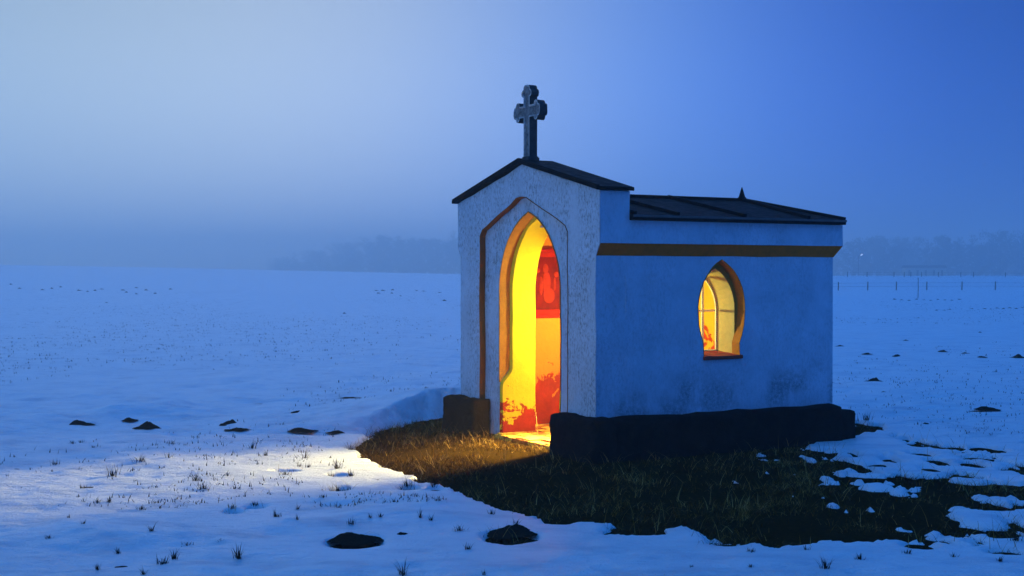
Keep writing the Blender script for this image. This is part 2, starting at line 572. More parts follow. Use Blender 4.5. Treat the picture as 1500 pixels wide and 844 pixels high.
# ------------------------------------------------------------------ blades
def blades(px, py, pz, L, lean_az, lean, width, shade, seg=3, flat=.35):
    """curved tapering blades; returns verts, quads, tris, per-vertex shade"""
    n = len(px)
    V = np.zeros((n, seg * 2 + 1, 3)); 
    side = np.stack([-np.sin(lean_az), np.cos(lean_az)], -1)
    fw = np.stack([np.cos(lean_az), np.sin(lean_az)], -1)
    x = np.zeros(n); z = np.zeros(n)
    ang = lean * flat
    for k in range(seg + 1):
        t = k / seg
        w = width * (1 - t) * .5
        if k < seg:
            for s, sg in ((0, -1), (1, 1)):
                V[:, 2 * k + s, 0] = px + fw[:, 0] * x + sg * side[:, 0] * w
                V[:, 2 * k + s, 1] = py + fw[:, 1] * x + sg * side[:, 1] * w
                V[:, 2 * k + s, 2] = pz + z
        else:
            V[:, 2 * k, 0] = px + fw[:, 0] * x; V[:, 2 * k, 1] = py + fw[:, 1] * x; V[:, 2 * k, 2] = pz + z
        ang2 = ang + lean * 1.1 * t
        x = x + np.sin(ang2) * L / seg
        z = z + np.cos(ang2) * L / seg
    m = seg * 2 + 1
    b = np.arange(n)[:, None] * m
    q = np.concatenate([b + np.array([[2 * k, 2 * k + 1, 2 * k + 3, 2 * k + 2]]) for k in range(seg - 1)], 0)
    t3 = b + np.array([[2 * seg - 2, 2 * seg - 1, 2 * seg]])
    return V.reshape(-1, 3), q, t3, np.repeat(shade, m)
def blade_mesh(name, *a, **k):
    v, q, t, s = blades(*a, **k)
    me = np_mesh(name, v, q, t)
    at = me.attributes.new('shade', 'FLOAT', 'POINT')
    at.data.foreach_set('value', s.astype(np.float32))
    return me

# the matted dry grass round the chapel
N = 190000
gx = rng.uniform(-2.6, 4.6, N); gy = rng.uniform(7.4, 14.4, N)
gd = bare(gx, gy)
lu = (gx - CX) * UD.x + (gy - CY) * UD.y; lv = (gx - CX) * VD.x + (gy - CY) * VD.y
keep = (gd < .015 + .11 * rng.random(N) ** 3) & (fbm(gx * 2.2 + 5, gy * 2.2, 3) + .34 > rng.random(N) * .62) & ~((lu > -.02) & (lu < 2.9) & (lv > -.10) & (lv < 2.7)) & ~((lu > -.16) & (lu < 0.05) & ((lv < .52) | (lv > 1.97)) & (lv > -.24) & (lv < 2.68)) & ~((lu > -.2) & (lu < 2.8) & (lv > -.25) & (lv < 0))
gx, gy = gx[keep], gy[keep]
n = len(gx)
clump = fbm(gx * 3.1, gy * 3.1, 3)
L = rng.uniform(.03, .10, n) * (1 + .9 * clump) * (1 - .45 * sstep(1.6, 2.6, gx))
shade = np.clip(.40 + .55 * clump + rng.normal(0, .18, n), 0, 1)
bright = rng.random(n) < .05
shade[bright] = rng.uniform(.8, 1, bright.sum())
straw = rng.random(n) < .022                     # long pale stalks lying flat in the mat
L[straw] = rng.uniform(.10, .24, straw.sum()); shade[straw] = rng.uniform(.75, 1, straw.sum())
gme = blade_mesh('dry_grass', gx, gy, terrain(gx, gy) - .022 + .03 * straw, L, rng.uniform(0, 2 * math.pi, n), rng.uniform(.55, 1.5, n),
                 rng.uniform(.002, .0045, n), shade, flat=.75)
g = link_me('dry_grass', gme, GRASS)
tag(g, 'matted dark dry grass on the thawed ground around the chapel', 'grass', kind='stuff')

# stubble dotted through the snow, too small and many to count
N = 17000
t = rng.random(N)
sy = 9 + 78 * t ** 1.7
sx = (rng.uniform(-.42, .42, N)) * sy
cl = fbm(sx / 5.0, sy / 9.0, 3)
k = (cl > -.02 + .3 * (rng.random(N) - .5)) & (bare(sx, sy) > .3)
sx, sy = sx[k], sy[k]
lu = (sx - CX) * UD.x + (sy - CY) * UD.y; lv = (sx - CX) * VD.x + (sy - CY) * VD.y
k = ~((lu > -.3) & (lu < 3.1) & (lv > -.4) & (lv < 2.9)) & (drift(sx, sy) < .05)
sx, sy = sx[k], sy[k]
rep = rng.integers(1, 5, len(sx))
bx = np.repeat(sx, rep); by = np.repeat(sy, rep)
sp = np.repeat(rng.uniform(.01, .06, len(sx)), rep)
bx = bx + rng.normal(0, 1, len(bx)) * sp; by = by + rng.normal(0, 1, len(bx)) * sp
nn = len(bx)
sme = blade_mesh('stubble', bx, by, snow_z(bx, by) - .01, rng.uniform(.015, .06, nn), rng.uniform(0, 6.28, nn), rng.uniform(.2, 1.7, nn), rng.uniform(.004, .010, nn) * (1 + by / 35), rng.uniform(0, .7, nn))
tag(link_me('stubble', sme, TUFT), 'sparse dark grass stubble dotted through the snow of the field', 'stubble', kind='stuff')

# ------------------------------------------------------------------ haze
def make_haze():
    bm = bmesh.new()
    bmesh.ops.create_cube(bm, size=1)
    x0, x1, y0, y1, z0, z1 = -700, 700, -45, 1300, -14, 34
    for v in bm.verts:
        v.co = Vector((x1 if v.co.x > 0 else x0, y1 if v.co.y > 0 else y0, z1 if v.co.z > 0 else z0))
    m = bpy.data.materials.new('haze')
    m.use_nodes = True
    nt = m.node_tree
    nt.nodes.clear()
    o = nt.nodes.new('ShaderNodeOutputMaterial')
    p = nt.nodes.new('ShaderNodeVolumePrincipled')
    p.inputs['Color'].default_value = (.96, .95, .90, 1)
    p.inputs['Density'].default_value = .0027
    p.inputs['Anisotropy'].default_value = .65
    nt.links.new(p.outputs[0], o.inputs['Volume'])
    h = link_bm('haze', bm, m)
    tag(h, 'thin blue dusk fog lying over the whole snow field', 'fog', kind='stuff')
make_haze()

# ------------------------------------------------------------------ chapel
chapel = empty('chapel', (CX, CY, 0), CANG)
tag(chapel, 'small white plaster wayside chapel with lit pointed doorway and dark metal roof', 'chapel')

def jit(p, amp=.005, fr=5.0, seed=0.0):
    a = mnoise.noise(Vector((p[0] * fr + seed, p[1] * fr, seed * 1.7)))
    b = mnoise.noise(Vector((p[0] * fr, p[1] * fr + seed + 9, seed)))
    return (p[0] + a * amp, p[1] + b * amp)
def dens(loop, step=.06, closed=True):
    out = []
    n = len(loop)
    for i in range(n if closed else n - 1):
        a, b = loop[i], loop[(i + 1) % n]
        k = max(1, int(math.hypot(b[0] - a[0], b[1] - a[1]) / step))
        for j in range(k):
            t = j / k
            out.append((a[0] + (b[0] - a[0]) * t, a[1] + (b[1] - a[1]) * t))
    if not closed:
        out.append(loop[-1])
    return out
def slab(bm, loops, d0, d1, to3):
    """a plate with holes: loops[0] the outline, the rest holes, between depths d0 and d1"""
    caps = ([], [])
    for lp in loops:
        rows = []
        for k, d in enumerate((d0, d1)):
            vs = [bm.verts.new(to3(p[0], p[1], d)) for p in lp]
            rows.append(vs)
            for i in range(len(vs)):
                caps[k].append(bm.edges.new((vs[i], vs[(i + 1) % len(vs)])))
        for i in range(len(lp)):
            j = (i + 1) % len(lp)
            bm.faces.new((rows[0][i], rows[0][j], rows[1][j], rows[1][i]))
    for es in caps:
        bmesh.ops.triangle_fill(bm, edges=es, use_beauty=True, use_dissolve=False)
def ribbon(bm, A, B, closed=False):
    """quads between two equal-length rows of 3D points"""
    va = [bm.verts.new(p) for p in A]; vb = [bm.verts.new(p) for p in B]
    n = len(A)
    for i in range(n if closed else n - 1):
        j = (i + 1) % n
        bm.faces.new((va[i], va[j], vb[j], vb[i]))
def box(bm, x0, x1, y0, y1, z0, z1):
    r = bmesh.ops.create_cube(bm, size=1)
    for v in r['verts']:
        v.co = Vector((x1 if v.co.x > 0 else x0, y1 if v.co.y > 0 else y0, z1 if v.co.z > 0 else z0))
    return r['verts']
def bar(bm, a, b, w, h):
    """square bar from a to b, w across, h in the up-ish direction"""
    a, b = Vector(a), Vector(b)
    d = (b - a).normalized()
    s = d.cross(Vector((0, 0, 1)))
    s = s.normalized() if s.length > 1e-4 else Vector((1, 0, 0))
    u = s.cross(d).normalized()
    vs = []
    for p in (a, b):
        for i, j in ((-1, -1), (1, -1), (1, 1), (-1, 1)):
            vs.append(bm.verts.new(p + s * (i * w / 2) + u * (j * h / 2)))
    for f in ((0, 1, 2, 3), (4, 5, 6, 7), (0, 1, 5, 4), (1, 2, 6, 5), (2, 3, 7, 6), (3, 0, 4, 7)):
        bm.faces.new([vs[i] for i in f])
def tube(bm, pts, rads, seg=6):
    rings = []
    for i, p in enumerate(pts):
        p = Vector(p)
        d = (Vector(pts[min(i + 1, len(pts) - 1)]) - Vector(pts[max(i - 1, 0)])).normalized()
        s = d.orthogonal().normalized(); t = d.cross(s)
        rings.append([bm.verts.new(p + (s * math.cos(a) + t * math.sin(a)) * rads[i]) for a in [6.2832 * k / seg for k in range(seg)]])
    for a, b in zip(rings, rings[1:]):
        for k in range(seg):
            bm.faces.new((a[k], a[(k + 1) % seg], b[(k + 1) % seg], b[k]))
    bm.faces.new(rings[0]); bm.faces.new(rings[-1])

def arch_pts(c, hw, spring, apex, k=12):
    """pointed arch from the right spring over the apex to the left spring (v grows to the left)"""
    h = apex - spring
    Rr = (hw * hw + h * h) / (2 * hw)
    out = []
    a1 = math.atan2(h, Rr - hw)
    for i in range(k + 1):
        a = a1 * i / k
        out.append((c - hw + Rr - Rr * math.cos(a), spring + Rr * math.sin(a)))      # right side, rising towards the apex
    left = [(2 * c - p[0], p[1]) for p in out[:-1]][::-1]
    return out + left
DC = 1.245
W_ = 2.53
EAVE, APEX = 2.325, 2.625
def gable(w0, w1):
    return [(w1, 0), (w1 + .0, 1.757), (w1 + .062, 1.862), (w1 + .062, EAVE - .012), (W_ / 2, APEX), (w0 - .062, EAVE - .012), (w0 - .062, 1.862), (w0, 1.757), (w0, 0)]
def front3(v, z, d):
    return (d, v, z)
# outer recess: straight sides, straight diagonals, rounded tip
rc, rh = 1.284, .83
rec = [(rc - rh, 0), (rc - rh, 1.97)] + [(rc - rh + .05, 2.03), (rc - .22, 2.255), (rc - .10, 2.315), (rc, 2.328), (rc + .10, 2.315), (rc + .22, 2.255), (rc + rh - .05, 2.03)] + [(rc + rh, 1.97), (rc + rh, 0)]
# front wall = outer skin with the recess, inner body with the pointed doorway
bm = bmesh.new()
out = gable(0, W_)
lp = [jit(p, .012, 3.5, 1.0) if p[1] > .05 else p for p in dens(out, .07, False) + dens(rec, .07, False)]
slab(bm, [lp], 0.0, .06, front3)
door_o = [(DC - .575, 0)] + arch_pts(DC, .575, 1.42, 2.185) + [(DC + .575, 0)]
out2 = gable(0, W_)
lp = [jit(p, .010, 4.0, 2.0) if p[1] > .05 and abs(p[0] - DC) < .6 and p[1] < 2.2 else (jit(p, .012, 3.5, 1.0) if p[1] > .05 else p) for p in dens(out2, .07, False) + dens(door_o, .07, False)]
slab(bm, [lp], .06, .31, front3)
out3 = [(2.30, 0), (2.30, 2.04), (.24, 2.04), (.24, 0)]
lp = dens(out3, .1, False) + dens(door_o, .07, False)
slab(bm, [lp], .31, .432, front3)
bmesh.ops.recalc_face_normals(bm, faces=bm.faces)
for f in bm.faces:
    if abs(f.normal.x) < .5 and (f.calc_center_median().y < .01 or f.calc_center_median().y > W_ - .01):
        f.material_index = 1
link_bm('front_wall', bm, [PL_FRONT, PL_SIDE], chapel)

# brown painted return of the recess
bm = bmesh.new()
rr = [jit(p, .012, 3.5, 1.0) for p in dens(rec, .07, False)]
def inset(lp, c, zc, d):
    o = []
    for p in lp:
        vx, vz = c - p[0], min(0, zc - p[1])
        L = math.hypot(vx, vz) or 1
        o.append((p[0] + vx / L * d, p[1] + vz / L * d))
    return o
ri = inset(rr, rc, 1.2, .007)
ribbon(bm, [front3(p[0], p[1], -.004) for p in rr], [front3(p[0], p[1], -.004) for p in ri])
ribbon(bm, [front3(p[0], p[1], -.004) for p in ri], [front3(p[0], p[1], .0585) for p in ri])
link_bm('recess_band', bm, RECESS, chapel, recalc=False)

# ochre painted first part of the doorway, broken off ragged near the bottom
bm = bmesh.new()
dd = dens(door_o, .04, False)
do = [jit(p, .010, 4.0, 2.0) for p in dd]
do = inset(do, DC, 1.2, .010)
idx = [i for i, p in enumerate(dd) if p[1] > .52]
A, B = [], []
for i in range(idx[0], idx[-1] + 1):
    p = do[i]
    A.append(front3(p[0], p[1], .054))
    low = sstep(.68, .52, np.array(dd[i][1]))
    B.append(front3(p[0], p[1], .172 - .105 * float(low)))
ribbon(bm, A, B)
A2 = [front3(*[(dd[i][0]), (dd[i][1])], .054) for i in range(idx[0], idx[-1] + 1)]
ribbon(bm, A2, A)
link_bm('door_surround', bm, OCHRE, chapel, recalc=False)

# yellow plaster of the passage, a little narrower
bm = bmesh.new()
j0 = inset([jit(p, .014, 4.5, 3.0) for p in dd], DC, 1.2, .045)
def jd(p):
    return .062 + .112 * float(sstep(.50, .66, np.array(p[1])))
ribbon(bm, [front3(do[i][0], do[i][1], jd(dd[i]) - .004) for i in range(len(dd))], [front3(j0[i][0], j0[i][1], jd(dd[i]) + .012) for i in range(len(dd))])
ribbon(bm, [front3(j0[i][0], j0[i][1], jd(dd[i]) + .012) for i in range(len(dd))], [front3(p[0] , p[1], .445) for p in j0])
ribbon(bm, [front3(p[0], p[1], .445) for p in j0], [front3(p[0], p[1], .445) for p in [(DC + (q[0] - DC) * 1.09, q[1] + .05) for q in j0]])
jo = link_bm('door_jamb', bm, JAMB, chapel, recalc=False)

# side, back and far walls
WC = 1.375
win_o = [(WC - .21, .835), (WC - .208, .96), (WC - .235, 1.02), (WC - .262, 1.12), (WC - .27, 1.22)] + \
        [(WC + (p[0] - WC) * 1.0, p[1]) for p in arch_pts(WC, .27, 1.29, 1.725, 9)] + \
        [(WC + .27, 1.22), (WC + .262, 1.12), (WC + .235, 1.02), (WC + .208, .96), (WC + .21, .835)]
def win_in(hw, apex, z0, spring=1.27):
    return [(WC - hw, z0), (WC - hw, .96), (WC - hw, 1.10), (WC - hw, 1.20), (WC - hw, 1.24)] + arch_pts(WC, hw, spring, apex, 9) + \
           [(WC + hw, 1.24), (WC + hw, 1.20), (WC + hw, 1.10), (WC + hw, .96), (WC + hw, z0)]
def side3(u, z, d):
    return (u, d, z)
bm = bmesh.new()
L_ = 2.73
so = dens([(.31, .0), (L_, .0), (L_, 2.05), (.31, 2.05)], .09)
wo_ = [jit(p, .012, 7, 4.0) for p in dens(win_o, .05)]
slab(bm, [so, wo_], 0.0, .10, side3)
wi0 = win_in(.224, 1.64, .84)
slab(bm, [so, dens(wi0, .05)], .10, .335, side3)
link_bm('side_wall', bm, PL_SIDE, chapel)
bm = bmesh.new()
box(bm, .31, L_, 2.25, W_, 0, 2.05)
link_bm('far_side_wall', bm, PL_SIDE, chapel)
bm = bmesh.new()
box(bm, 2.46, L_ - .002, .335, 2.25, 0, 2.05)
link_bm('back_wall', bm, PL_SIDE, chapel)

# cornice: upper wall steps out over the slanted brown band
def sweep(prof, path):
    """profile (out, z) swept along a plan path of (u, v) corners with mitred outward offsets"""
    bm = bmesh.new()
    rows = []
    for (o_, z) in prof:
        row = []
        for (u, v, nu, nv) in path:
            row.append((u + nu * o_, v + nv * o_, z))
        rows.append(row)
    for a, b in zip(rows, rows[1:]):
        ribbon(bm, a, b)
    return bm
cpath = [(.004, 0, 0, -1)] + [(x, 0, 0, -1) for x in np.arange(.15, 2.6, .15)] + [(L_, 0, 1, -1), (L_, W_, 1, 1)] + [(x, W_, 0, 1) for x in np.arange(2.6, .05, -.3)] + [(.004, W_, 0, 1)]
bm = sweep([(.003, 1.752), (.066, 1.858)], cpath)
for v in bm.verts:
    v.co.z += .005 * mnoise.noise(v.co * 3.0)
link_bm('cornice_band', bm, BAND, chapel, recalc=False)
bm = sweep([(.066, 1.859), (.064, 2.06), (-.05, 2.06)], cpath)
link_bm('cornice', bm, PL_SIDE, chapel, recalc=False)
# plinth stones
def stone(name, u0, u1, v0, v1, z0, z1, seed, amp=.022, chamf=.045, parent=chapel):
    bm = bmesh.new()
    box(bm, u0, u1, v0, v1, z0, z1)
    bmesh.ops.bevel(bm, geom=[e for e in bm.edges if max(v.co.z for v in e.verts) > z0 + .01 or True], offset=chamf, segments=2, affect='EDGES', profile=.6)
    for _ in range(4):
        es = [e for e in bm.edges if e.calc_length() > .09]
        if not es: break
        bmesh.ops.subdivide_edges(bm, edges=es, cuts=1, use_grid_fill=True)
    bmesh.ops.triangulate(bm, faces=[f for f in bm.faces if len(f.verts) > 4])
    for v in bm.verts:
        p = v.co * 4.0 + Vector((seed, seed * 2, 0))
        d = mnoise.noise_vector(p) * amp + mnoise.noise_vector(p * 3.1) * amp * .5
        v.co += d
    return link_bm(name, bm, PLINTH, parent, smooth=True)
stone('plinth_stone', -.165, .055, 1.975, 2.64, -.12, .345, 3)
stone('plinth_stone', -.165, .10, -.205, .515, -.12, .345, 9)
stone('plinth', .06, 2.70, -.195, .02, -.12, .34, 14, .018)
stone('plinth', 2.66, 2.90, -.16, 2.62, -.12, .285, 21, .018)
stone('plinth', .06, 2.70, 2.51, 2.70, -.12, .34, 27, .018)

# roofs
def roof_front():
    bm = bmesh.new()
    o_, th = .10, .032
    k = (APEX - EAVE) / (W_ / 2)
    z_e = EAVE - o_ * k + .012
    zA = APEX + .012
    prof = [(-o_, z_e), (W_ / 2, zA), (W_ + o_, z_e), (W_ + o_, z_e + th), (W_ / 2, zA + th + .004), (-o_, z_e + th)]
    rows = [[bm.verts.new((u, p[0], p[1])) for p in prof] for u in (-.055, .335)]
    for i in range(6):
        j = (i + 1) % 6
        bm.faces.new((rows[0][i], rows[0][j], rows[1][j], rows[1][i]))
    for r in rows:
        bm.faces.new((r[0], r[1], r[4], r[5])); bm.faces.new((r[1], r[2], r[3], r[4]))
    # turned-up verge and ridge cap
    bar(bm, (-.04, -o_, z_e + th + .006), (-.04, W_ / 2, zA + th + .010), .028, .014)
    bar(bm, (-.04, W_ + o_, z_e + th + .006), (-.04, W_ / 2, zA + th + .010), .028, .014)
    bmesh.ops.bevel(bm, geom=bm.edges[:], offset=.004, segments=1, affect='EDGES')
    return bm
link_bm('gable_roof', roof_front(), ROOFM, chapel)
RV, RU, RZ = 1.12, 2.53, 2.345
EZ = 2.062
EV0, EV1, EU = -.115, 2.645, 2.79
def roof_nave():
    bm = bmesh.new()
    th = .045
    for dz in (0,):
        a = bm.verts.new((.311, EV0, EZ)); b = bm.verts.new((EU, EV0, EZ)); c = bm.verts.new((EU, EV1, EZ)); d = bm.verts.new((.311, EV1, EZ))
        a2 = bm.verts.new((.311, EV0, EZ + th)); b2 = bm.verts.new((EU, EV0, EZ + th)); c2 = bm.verts.new((EU, EV1, EZ + th)); d2 = bm.verts.new((.311, EV1, EZ + th))
        r0 = bm.verts.new((.311, RV, RZ)); r1 = bm.verts.new((RU, RV, RZ))
        for f in ((a, b, c, d), (a, b, b2, a2), (b, c, c2, b2), (c, d, d2, c2), (a2, b2, r1, r0), (b2, c2, r1), (c2, d2, r0, r1), (a, a2, r0, d2, d)):
            bm.faces.new(f)
    return bm
nave = link_bm('nave_roof', roof_nave(), ROOFM, chapel)
def seam(u_top, u_bot, v_top=RV, z_top=RZ, hip=False):
    bm = bmesh.new()
    bar(bm, (u_bot, EV0 + .01, EZ + .060), (u_top, v_top, z_top + .014), .030, .034)
    link_bm('seam', bm, ROOFM, nave)
seam(.04 + .30, .34)
seam(.83, .805)
seam(1.60, 1.565)
seam(RU, 2.33)
bm = bmesh.new(); bar(bm, (EU - .01, EV0 + .01, EZ + .055), (RU, RV, RZ + .012), .04, .035); link_bm('hip_cap', bm, ROOFM, nave)
bm = bmesh.new(); bar(bm, (.312, RV, RZ + .008), (RU, RV, RZ + .008), .07, .03); link_bm('ridge_cap', bm, ROOFM, nave)
bm = bmesh.new()
bmesh.ops.create_cone(bm, cap_ends=True, segments=10, radius1=.042, radius2=.004, depth=.125, matrix=Matrix.Translation((RU, RV, RZ + .075)))
bmesh.ops.create_cone(bm, cap_ends=True, segments=10, radius1=.060, radius2=.040, depth=.03, matrix=Matrix.Translation((RU, RV, RZ + .02)))
link_bm('finial', bm, ROOFM, nave, smooth=False)
# drip edge of the eave
bm = bmesh.new(); bar(bm, (.311, EV0 - .006, EZ + .035), (EU, EV0 - .006, EZ + .035), .012, .02); link_bm('drip_edge', bm, WIRE, nave)

# stone cross with budded ends on the gable
cross = empty('cross', (.13, W_ / 2 + .075, APEX + .03))
cross.parent = chapel
def cross_outline():
    s = .057
    zc = .485
    armp = [(s, s), (.140, s), (.143, .072), (.155, .088), (.178, .095), (.200, .088), (.212, .070), (.216, .058), (.236, .056), (.252, .042), (.257, .020)]
    full = armp + [(p[0], -p[1]) for p in armp[::-1]]
    def place(deg, k=1.0):
        a = R(deg)
        return [(p[0] * k * math.cos(a) - p[1] * math.sin(a), p[0] * k * math.sin(a) + p[1] * math.cos(a) + zc) for p in full[::-1]]
    up = place(90, .98); left = place(180, .96); right = place(0, .96)
    foot = [(-s, zc - s), (-s, .0), (s, .0), (s, zc - s)]
    # counter-clockwise seen with +v to the right: right, up, left, foot
    lp = right[1:-1] + [(s, zc + s)] + up[1:-1] + [(-s, zc + s)] + left[1:-1] + foot
    return lp
bm = bmesh.new()
lp = cross_outline()
th = .042
fr = [bm.verts.new((-th, p[0], p[1])) for p in lp]
bk = [bm.verts.new((th, p[0], p[1])) for p in lp]
n = len(lp)
for i in range(n):
    j = (i + 1) % n
    f = bm.faces.new((fr[i], fr[j], bk[j], bk[i])); f.material_index = 1
ff = bm.faces.new(fr); fb = bm.faces.new(bk)
bmesh.ops.recalc_face_normals(bm, faces=bm.faces)
res = bmesh.ops.inset_region(bm, faces=[ff], thickness=.014, depth=0, use_even_offset=True)
bmesh.ops.inset_region(bm, faces=[ff], thickness=.004, depth=-.013, use_even_offset=True)
ff.material_index = 2
for v in bm.verts:
    v.co += mnoise.noise_vector(v.co * 14) * .004
link_bm('cross_shaft', bm, [CROSS_LIT, CROSS_SHADE, CROSS_MID], cross, recalc=False)
bm = bmesh.new()
box(bm, -.062, .062, -.078, .078, -.03, .055)
bmesh.ops.bevel(bm, geom=bm.edges[:], offset=.012, segments=2, affect='EDGES')
link_bm('cross_base', bm, CROSS_SHADE, cross)

# window
win = empty('window', (0, 0, 0)); win.parent = chapel
bm = bmesh.new()
wi_a = win_in(.226, 1.645, .84); 
o_l = [jit(p, .012, 7, 4.0) for p in win_o]
o_in = [(WC + (p[0] - WC) * .975, p[1] - .004 if p[1] > 1.3 else p[1]) for p in o_l]
ribbon(bm, [side3(p[0], p[1], -.003) for p in o_l], [side3(p[0], p[1], -.003) for p in o_in])
ribbon(bm, [side3(p[0], p[1], -.003) for p in o_in], [side3(WC + (p[0] - WC) * .96, p[1] - (.01 if p[1] > 1.3 else 0), .096) for p in o_in])
ribbon(bm, [side3(WC + (p[0] - WC) * .96, p[1] - (.01 if p[1] > 1.3 else 0), .096) for p in o_in], [side3(p[0], p[1], .098) for p in wi_a])
link_bm('window_surround', bm, mat_paint('window_brown_paint', (.55, .23, .012), .4), win, recalc=False)
bm = bmesh.new()
wi_b = win_in(.192, 1.585, .87, 1.25)
ribbon(bm, [side3(p[0], p[1], .094) for p in [(WC + (q[0] - WC) * .985, q[1] - .003) for q in wi_a]], [side3(p[0], p[1], .345) for p in wi_b])
link_bm('window_reveal', bm, PALE, win, recalc=False)
bm = bmesh.new()
fo = dens(win_in(.195, 1.588, .868, 1.25), .08); fi = dens(win_in(.185, 1.574, .880, 1.25), .08)
slab(bm, [fo, fi], .318, .334, side3)
frm = link_bm('window_frame', bm, WINFRAME, win)
bm = bmesh.new(); box(bm, WC + .018, WC + .040, .316, .332, .885, 1.545); link_bm('muntin', bm, WINFRAME, frm)
bm = bmesh.new(); box(bm, WC - .172, WC + .172, .317, .331, 1.237, 1.256); link_bm('muntin', bm, WINFRAME, frm)
bm = bmesh.new()
vs = box(bm, WC - .215, WC + .232, -.028, .285, .830, .866)
for v in vs:
    if v.co.y < 0: v.co.z -= .022
bmesh.ops.bevel(bm, geom=bm.edges[:], offset=.006, segments=1, affect='EDGES')
bmesh.ops.subdivide_edges(bm, edges=[e for e in bm.edges if e.calc_length() > .1], cuts=4)
for v in bm.verts: v.co += mnoise.noise_vector(v.co * 13) * .007
link_bm('window_sill', bm, SILL, win)

# room inside
bm = bmesh.new()
slab(bm, [dens([(.446, .03), (2.458, .03), (2.458, 2.0), (.446, 2.0)], .2), dens(win_in(.192, 1.585, .87, 1.25), .06)], .337, .346, side3)
link_bm('inner_side_wall', bm, ROOM, chapel)
bm = bmesh.new(); box(bm, .446, 2.458, 2.240, 2.249, .03, 2.0); link_bm('inner_far_wall', bm, ROOM, chapel)
bm = bmesh.new(); box(bm, 2.449, 2.4585, .347, 2.239, .03, 2.0)
link_bm('inner_back_wall', bm, mat_peeling('yellow_back_plaster', (.70, .46, .016), (.45, .05, .006), .92, off=(.7, .3, .2), spread=.5), chapel)
bm = bmesh.new()
box(bm, .433, .445, .347, DC - .60, .03, 2.0); box(bm, .433, .445, DC + .60, 2.239, .03, 2.0); box(bm, .433, .445, DC - .6, DC + .6, 1.98, 2.02)
link_bm('inner_front_wall', bm, ROOM, chapel)
bm = bmesh.new(); box(bm, .433, 2.459, .336, 2.2495, 2.003, 2.045); link_bm('ceiling', bm, ROOM, chapel)
# floor tiles, laid with uneven joints
bm = bmesh.new()
random.seed(11)
for i in range(8):
    for j in range(7):
        u0 = .02 + i * .305 + (.0 if j % 2 else .12); v0 = .345 + j * .272
        u1, v1 = min(u0 + .295, 2.44), min(v0 + .262, 2.235)
        if u0 > 2.3: continue
        if u0 < .44:
            if v1 < DC - .56 or v0 > DC + .56: continue
            v0, v1 = max(v0, DC - .56), min(v1, DC + .56)
        vs = box(bm, u0, u1, v0, v1, -.05, .026 + random.uniform(-.004, .004))
        for v in vs: v.co.x += random.uniform(-.008, .008); v.co.y += random.uniform(-.006, .006)
box(bm, .0, 2.45, DC - .565, DC + .565, -.06, .016)
box(bm, .445, 2.45, .35, 2.235, -.06, .015)
link_bm('floor', bm, TILE, chapel)

# red framed picture on the inner wall
pic = empty('framed_picture', (*loc2w(.86, 2.238), 1.165), CANG)
tag(pic, 'dark red framed picture hanging on the orange wall inside the doorway', 'picture')
bm = bmesh.new()
w, h, fw = .54, .655, .055
for a in ((-w / 2, w / 2, 0, fw), (-w / 2, w / 2, h - fw, h)):
    box(bm, a[0], a[1], -.04, -.002, a[2], a[3])
for a in ((-w / 2, -w / 2 + fw), (w / 2 - fw, w / 2)):
    box(bm, a[0], a[1], -.038, -.003, fw - .001, h - fw + .001)
box(bm, -w / 2 - .02, w / 2 + .02, -.055, -.004, h - .002, h + .03)
box(bm, -w / 2 - .015, w / 2 + .015, -.055, -.004, -.03, .002)
bmesh.ops.bevel(bm, geom=bm.edges[:], offset=.006, segments=1, affect='EDGES')
link_bm('picture_frame', bm, FRAME, pic)
bm = bmesh.new(); box(bm, -w / 2 + fw - .002, w / 2 - fw + .002, -.022, -.006, fw - .002, h - fw + .002); cv = link_bm('picture_panel', bm, PICT, pic)
bm = bmesh.new()
for (x, z, rx, rz) in ((-.03, .48, .035, .05), (-.02, .33, .055, .12), (.01, .20, .075, .08), (-.085, .30, .022, .10), (.08, .32, .018, .07), (.10, .42, .03, .03), (-.12, .46, .025, .025)):
    bmesh.ops.create_uvsphere(bm, u_segments=12, v_segments=8, radius=1, matrix=Matrix.Translation((x, -.022, z)) @ Matrix.Diagonal((rx, .006, rz, 1)))
link_bm('painted_figure', bm, FIGURE, pic, smooth=True)

# thin stem in the doorway
bm = bmesh.new()
q = [(.33, 1.60, .19), (.33, 1.57, .235), (.30, 1.52, .24), (.27, 1.46, .19), (.25, 1.42, .11), (.25, 1.40, .03)]
tube(bm, [(*loc2w(a, b), c) for a, b, c in q], [.003] * 6, 5)
tag(link_bm('dry_stem', bm, mat_plain('straw', (.75, .42, .10)), None), 'thin bent straw stem standing in the lit doorway', 'stem')

# ------------------------------------------------------------------ hanging lamp and added spots inside the chapel
def hanging_lamp():
    u, v, z = .98, 1.34, 1.62
    x, y = loc2w(u, v)
    r = empty('hanging_lamp', (x, y, 1.20), CANG)
    tag(r, 'small warm hanging lamp with metal shade inside the chapel room', 'lamp')
    bm = bmesh.new(); tube(bm, [(0, 0, .20), (0, 0, .80)], [.004, .004], 6); link_bm('cord', bm, WIRE, r)
    bm = bmesh.new()
    bmesh.ops.create_cone(bm, cap_ends=False, segments=20, radius1=.11, radius2=.025, depth=.07, matrix=Matrix.Translation((0, 0, .185)))
    link_bm('shade', bm, ROOFM, r)
    bm = bmesh.new(); bmesh.ops.create_uvsphere(bm, u_segments=14, v_segments=10, radius=.03, matrix=Matrix.Translation((0, 0, .135)))
    link_bm('bulb', bm, mat_emit('warm_bulb', (1, .72, .25), 8), r, smooth=True)
    d = bpy.data.lights.new('lamp_light', 'POINT')
    d.energy = 120
    d.color = (1.0, .84, .33)
    d.shadow_soft_size = .05
    o = bpy.data.objects.new('lamp_light', d); COL.objects.link(o); o.parent = r; o.location = (0, 0, .06)
hanging_lamp()
